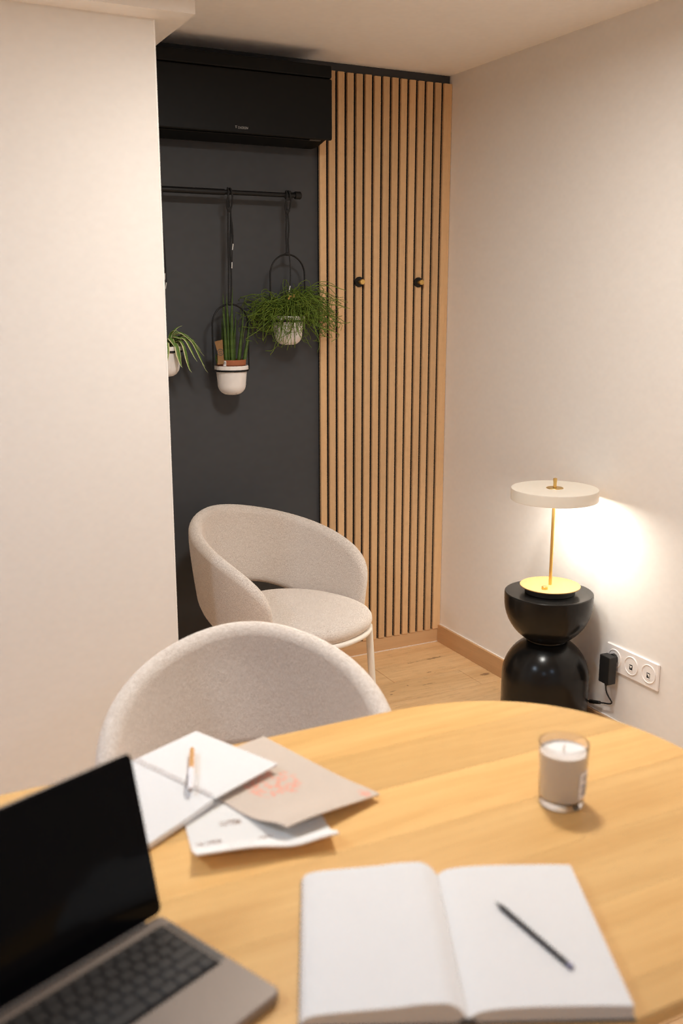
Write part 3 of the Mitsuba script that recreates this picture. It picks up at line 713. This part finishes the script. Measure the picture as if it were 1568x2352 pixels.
add(k + '__hinge', FL(frame(tube([(-W / 2 + .03, D / 2 - .0045, BT + .0012), (W / 2 - .03, D / 2 - .0045, BT + .0012)], .0042, 14), (0, 0, 0), (1, 0, 0), (0, 1, 0))), 'alu_dark', smooth=40)

# white brochure lying lowest, its near edge curling up
k = thing('brochure', 'white printed brochure with lifted near edge, lowest under the kraft booklet', 'brochure')
def print_grey(p, n, uv):
    l = smoothstep(.38, .5, noise(uv.x * 70, uv.y * 150))
    m = mi.Float(0)
    for cu, cv, w, h in ((.13, .23, .10, .022), (.33, .115, .11, .020), (.32, .41, .09, .03), (.52, .20, .06, .015)):
        m = dr.maximum(m, (1 - smoothstep(w * .8, w, dr.abs(uv.x - cu))) * (1 - smoothstep(h * .8, h, dr.abs(uv.y - cv))))
    return mix((0.76, 0.75, 0.73), (0.33, 0.25, 0.21), m * l)
principled('brochure_print', print_grey, 0.8, specular=0.2)
def sheet(origin, ex, ey, w, h, zf, thick, nx=24, ny=24):
    """a sheet with thickness; zf(u, v) is the height of its underside"""
    U, W_ = np.meshgrid(np.linspace(0, 1, nx), np.linspace(0, 1, ny))
    base = np.asarray(origin)[None, None] + U[..., None] * w * np.asarray(ex) + W_[..., None] * h * np.asarray(ey)
    z = zf(U, W_)
    lo, hi = base.copy(), base.copy()
    lo[..., 2] = z; hi[..., 2] = z + thick
    v = np.vstack([hi.reshape(-1, 3), lo.reshape(-1, 3)])
    uv = np.vstack([np.c_[U.ravel(), W_.ravel()]] * 2)
    N = nx * ny; f = []
    for j in range(ny - 1):
        for i in range(nx - 1):
            a = j * nx + i
            f += [[a, a + 1, a + nx + 1], [a, a + nx + 1, a + nx]]
            f += [[N + a + nx + 1, N + a + 1, N + a], [N + a + nx, N + a + nx + 1, N + a]]
    rim = list(range(nx)) + [j * nx + nx - 1 for j in range(1, ny)] + [(ny - 1) * nx + i for i in range(nx - 2, -1, -1)] + [j * nx for j in range(ny - 2, 0, -1)]
    for a, b in zip(rim, rim[1:] + rim[:1]):
        f += [[a, N + a, N + b], [a, N + b, b]]
    return tm(v, f), uv
P0, P1 = V(-1.979, -2.425, 0), V(-1.757, -2.466, 0)
pex = (P1 - P0); pw = np.linalg.norm(pex); pex /= pw; pey = V(-pex[1], pex[0], 0)
m, uv = sheet(P0, pex, pey, pw, .297, lambda u, v: TZ + .0005 + .026 * np.exp(-(v / .12) ** 2) * (1 - .38 * np.exp(-((u - .68) / .20) ** 2)), .0028)
add(k, m, 'brochure_print', smooth=False, uv=uv)

# kraft booklet
k = thing('kraft_booklet', 'greige card booklet with a coral print, fanned under the spiral notebook', 'booklet')
def kraft_print(p, n, uv):
    c = mi.Color3f(0.61, 0.515, 0.435) * (1 + .05 * (noise(p.x * 700, p.y * 700) - .5))
    d = dr.sqrt(dr.square((uv.x - .48) * .205) + dr.square((uv.y - .50) * .325))
    a, b, w = voronoi(uv.x * .205 * 95, uv.y * .325 * 95)
    blob = (1 - smoothstep(.046, .054, d + .012 * (noise(uv.x * 22, uv.y * 30) - .5))) * smoothstep(.10, .30, b - a) * smoothstep(.18, .3, w)
    e = dr.sqrt(dr.square((uv.x - .90) * .205) + dr.square((uv.y - .055) * .325 * .7))
    small = (1 - smoothstep(.009, .012, e)) * smoothstep(.06, .2, b - a)
    return mix(c, (0.80, 0.30, 0.20), dr.clip(blob + small, 0, 1) * .72)
principled('kraft_print', kraft_print, 0.75, specular=0.2)
K0 = V(-1.826, -2.420, 0)                                          # near left corner
key_ = V(-.275, .961, 0); kex = V(.961, .275, 0)
def kz(u, v): return TZ + .0042 + .0265 * np.exp(-(v / .21) ** 2) * np.exp(-(u / .85) ** 2)
m, uv = sheet(K0, kex, key_, .208, .325, kz, .0026)
add(k + '__cover', m, 'kraft_print', uv=uv)
m, uv = sheet(K0 + kex * .002 + key_ * .002, kex, key_, .204, .321, lambda u, v: kz(u, v) - .0016, .0015)
add(k + '__pages', m, 'page_edge_shaded', uv=uv)

# spiral notebook, open, pen on it
k = thing('spiral_notebook', 'open blank spiral notebook lying over the kraft booklet behind the laptop', 'notebook')
NV = V(-.392, .920, 0); NW = V(.92, .392, 0)
NS = V(-1.893, -2.262, 0)                                           # near end of the coil
def nz_up(u, v): return TZ + .0205 - .003 * v - .003 * (1 - u)
m, uv = sheet(NS + NW * .0022, NW, NV, .154, .222, nz_up, .0035)
add(k + '__right_page', m, 'paper_white', uv=uv)
a5 = math.radians(6)
NW2 = -V(NW[0] * math.cos(a5) - NW[1] * math.sin(a5), NW[0] * math.sin(a5) + NW[1] * math.cos(a5), 0)
m, uv = sheet(NS + NW2 * .0022, NW2, NV, .172, .222, lambda u, v: TZ + .0040 + .0075 * (1 - u) ** 2, .0095)
m.invert()
add(k + '__left_page', m, 'paper_white', uv=uv)
t = np.linspace(0, 1, 22 * 12)
hx = NS[None] + NV[None] * (.006 + .210 * t)[:, None] + NW[None] * (.0042 * np.cos(t * 22 * 2 * np.pi))[:, None]
hx[:, 2] = TZ + .0238 + .0036 * np.sin(t * 22 * 2 * np.pi)
add(k + '__coil', tube(hx, .0006, 5), 'coil_metal', smooth=60)
part(k + '__coil', 'thin metal spiral binding')
k = thing('ballpoint_pen', 'copper and white ballpoint pen lying on the spiral notebook', 'pen')
a, b = V(-1.875, -2.090, TZ + .0330), V(-1.928, -2.240, TZ + .0315)
d = b - a; L = np.linalg.norm(d); d /= L
def along(*s): return [a + d * L * q for q in s]
add(k + '__barrel', tube(along(0, .03, .48, .49), [.0035, .0045, .0048, .0046], 16), 'copper_wood', smooth=40)
part(k + '__barrel', 'copper coloured barrel')
add(k + '__cap', tube(along(.49, .50, .93, .96), [.0046, .0052, .0052, .004], 16), 'pen_white', smooth=40)
part(k + '__cap', 'white cap')
add(k + '__clip', tube([x + V(-.0052, .003, .0015) for x in along(.64, .66, .90, .92)], [.0006, .0014, .0016, .0012], 8), 'pen_clip', smooth=40)
add(k + '__tip', tube(along(.96, .98, 1.0), [.0036, .003, .0012], 12), 'pen_clip', smooth=40)

# open sketchbook with pencil
k = thing('sketchbook', 'large open blank white sketchbook at the near edge of the table', 'book')
BU = V(.423, .906, 0); BU /= np.linalg.norm(BU); BR_ = V(BU[1], -BU[0], 0)
BS = V(-1.789, -2.877, TZ)                                           # near end of the spine
BL = .296
def block(outline, key, mat, v0=0.0, v1=BL, ch=0):
    m = trimesh.creation.extrude_polygon(Polygon(outline), v1 - v0)
    m = frame(m, BS + BU * v0, BR_, (0, 0, 1), BU)
    if m.volume < 0: m.invert()
    add(key, m, mat, smooth=25)
def curve2(c, n=24):
    from scipy.interpolate import PchipInterpolator
    c = np.asarray(c, float); x = np.linspace(c[0, 0], c[-1, 0], n)
    return list(zip(x, PchipInterpolator(c[:, 0], c[:, 1])(x)))
Lt = curve2([(-.2025, .0060), (-.2005, .0105), (-.195, .0145), (-.184, .0180), (-.14, .0225), (-.09, .0265), (-.05, .0310), (-.028, .0315), (-.012, .0245), (-.004, .0150), (-.0002, .0090)], 40)
Rt = curve2([(.0002, .0090), (.005, .0135), (.018, .0190), (.045, .0225), (.09, .0240), (.15, .0238), (.199, .0225)], 36)
dn = lambda c, d: [(x, z - d) for x, z in c]
block([(-.2025, .0035)] + dn(Lt, .0012) + [(-.0002, .0035)], k + '__left_pages', 'page_edge_shaded')
block(Lt + dn(Lt, .00115)[::-1], k + '__left_sheet', 'paper_white', -.0005, BL + .0005)
block([(.0002, .0035)] + dn(Rt, .0012) + [(.2010, .0185), (.2015, .0035)], k + '__right_pages', 'page_edge_shaded')
block(Rt + [(.2012, .0215)] + dn(Rt, .00115)[::-1], k + '__right_sheet', 'paper_white', -.0005, BL + .0005)
block([(-.2040, .0003), (.2040, .0003), (.2040, .0032), (.012, .0032), (0, .0034), (-.012, .0032), (-.2040, .0032)], k + '__cover', 'cover_black', -.0015, BL + .0015)
part(k + '__cover', 'thin black cover under the pages')
add(k + '__spine', frame(trimesh.creation.extrude_polygon(Polygon([(-.012, .0034), (.012, .0034), (.006, .009), (-.006, .009)]), .003), BS - BU * .0032, BR_, (0, 0, 1), BU), 'cover_black')
k = thing('pencil', 'dark pencil lying on the blank right page of the sketchbook', 'pencil')
a, b = V(-1.641, -2.724, TZ + .0283), V(-1.634, -2.880, TZ + .0272)
d = b - a; L = np.linalg.norm(d); d /= L
add(k + '__shaft', tube(along(.10, .101, .955, .956), [.0034, .0036, .0036, .0034], 6), 'pencil_dark')
add(k + '__point', tube(along(0, .10), [.0004, .0034], 6), 'pencil_dark')
add(k + '__end', tube(along(.956, .957, .995, 1.0), [.0036, .0038, .0038, .003], 12), 'pencil_tip', smooth=40)

# candle
k = thing('candle', 'white wax candle in a clear glass tumbler on the oak table', 'candle')
CC = (-1.348, -2.509, 0)
z = TZ + .0004
gl = [(0, z), (.034, z), (.0372, z + .0015), (.0385, z + .006), (.0395, z + .03), (.0425, z + .1115), (.0420, z + .1128), (.0412, z + .1128), (.0406, z + .1115), (.0382, z + .040), (.0372, z + .0165), (.034, z + .0125), (0, z + .0120)]
add(k + '__glass', lathe(gl, 72, CC), 'glass', smooth=30)
part(k + '__glass', 'clear glass tumbler')
add(k + '__wax', lathe([(0, z + .0123), (.0338, z + .0128), (.0368, z + .0168), (.0378, z + .040), (.0398, z + .098), (.0385, z + .0968), (.03, z + .0955), (0, z + .0950)], 72, CC), 'wax', smooth=30)
add(k + '__wick', tube([(CC[0], CC[1], z + .0945), (CC[0] + .0005, CC[1], z + .103), (CC[0] + .002, CC[1], z + .107)], .0011, 8), 'wick', smooth=50)
ca = math.atan2(-1.2, -1.03)
def lab(key, dz0, dz1, r0_, a0, a1, mat):
    a = np.linspace(a0, a1, 13)
    rr = lambda h: .0395 + (.003) * (h - .03) / .0815
    v = [(CC[0] + (rr(h) + o) * math.cos(t), CC[1] + (rr(h) + o) * math.sin(t), z + h) for o in (r0_, r0_ + .0004) for h in (dz0, dz1) for t in a]
    def q(i0, i1): return [[i0 + j, i0 + j + 1, i1 + j + 1] for j in range(12)] + [[i0 + j, i1 + j + 1, i1 + j] for j in range(12)]
    f = q(26, 39) + [x[::-1] for x in q(0, 13)] + q(0, 26) + q(39, 13) + [[0, 26, 39], [0, 39, 13], [12, 51, 38], [12, 25, 51]]
    add(key, tm(v, f), mat)
lab(k + '__label', .022, .071, .0003, ca + .78, ca + 1.62, 'label_paper')
part(k + '__label', 'white paper label')
for i, (h, w) in enumerate(((.060, .25), (.054, .18), (.045, .3), (.039, .26), (.033, .3), (.028, .2))):
    lab(k + '__label__' + numbered('print_line', i), h, h + .0022, .0008, ca + 1.2 - w, ca + 1.2 + w, 'ink')
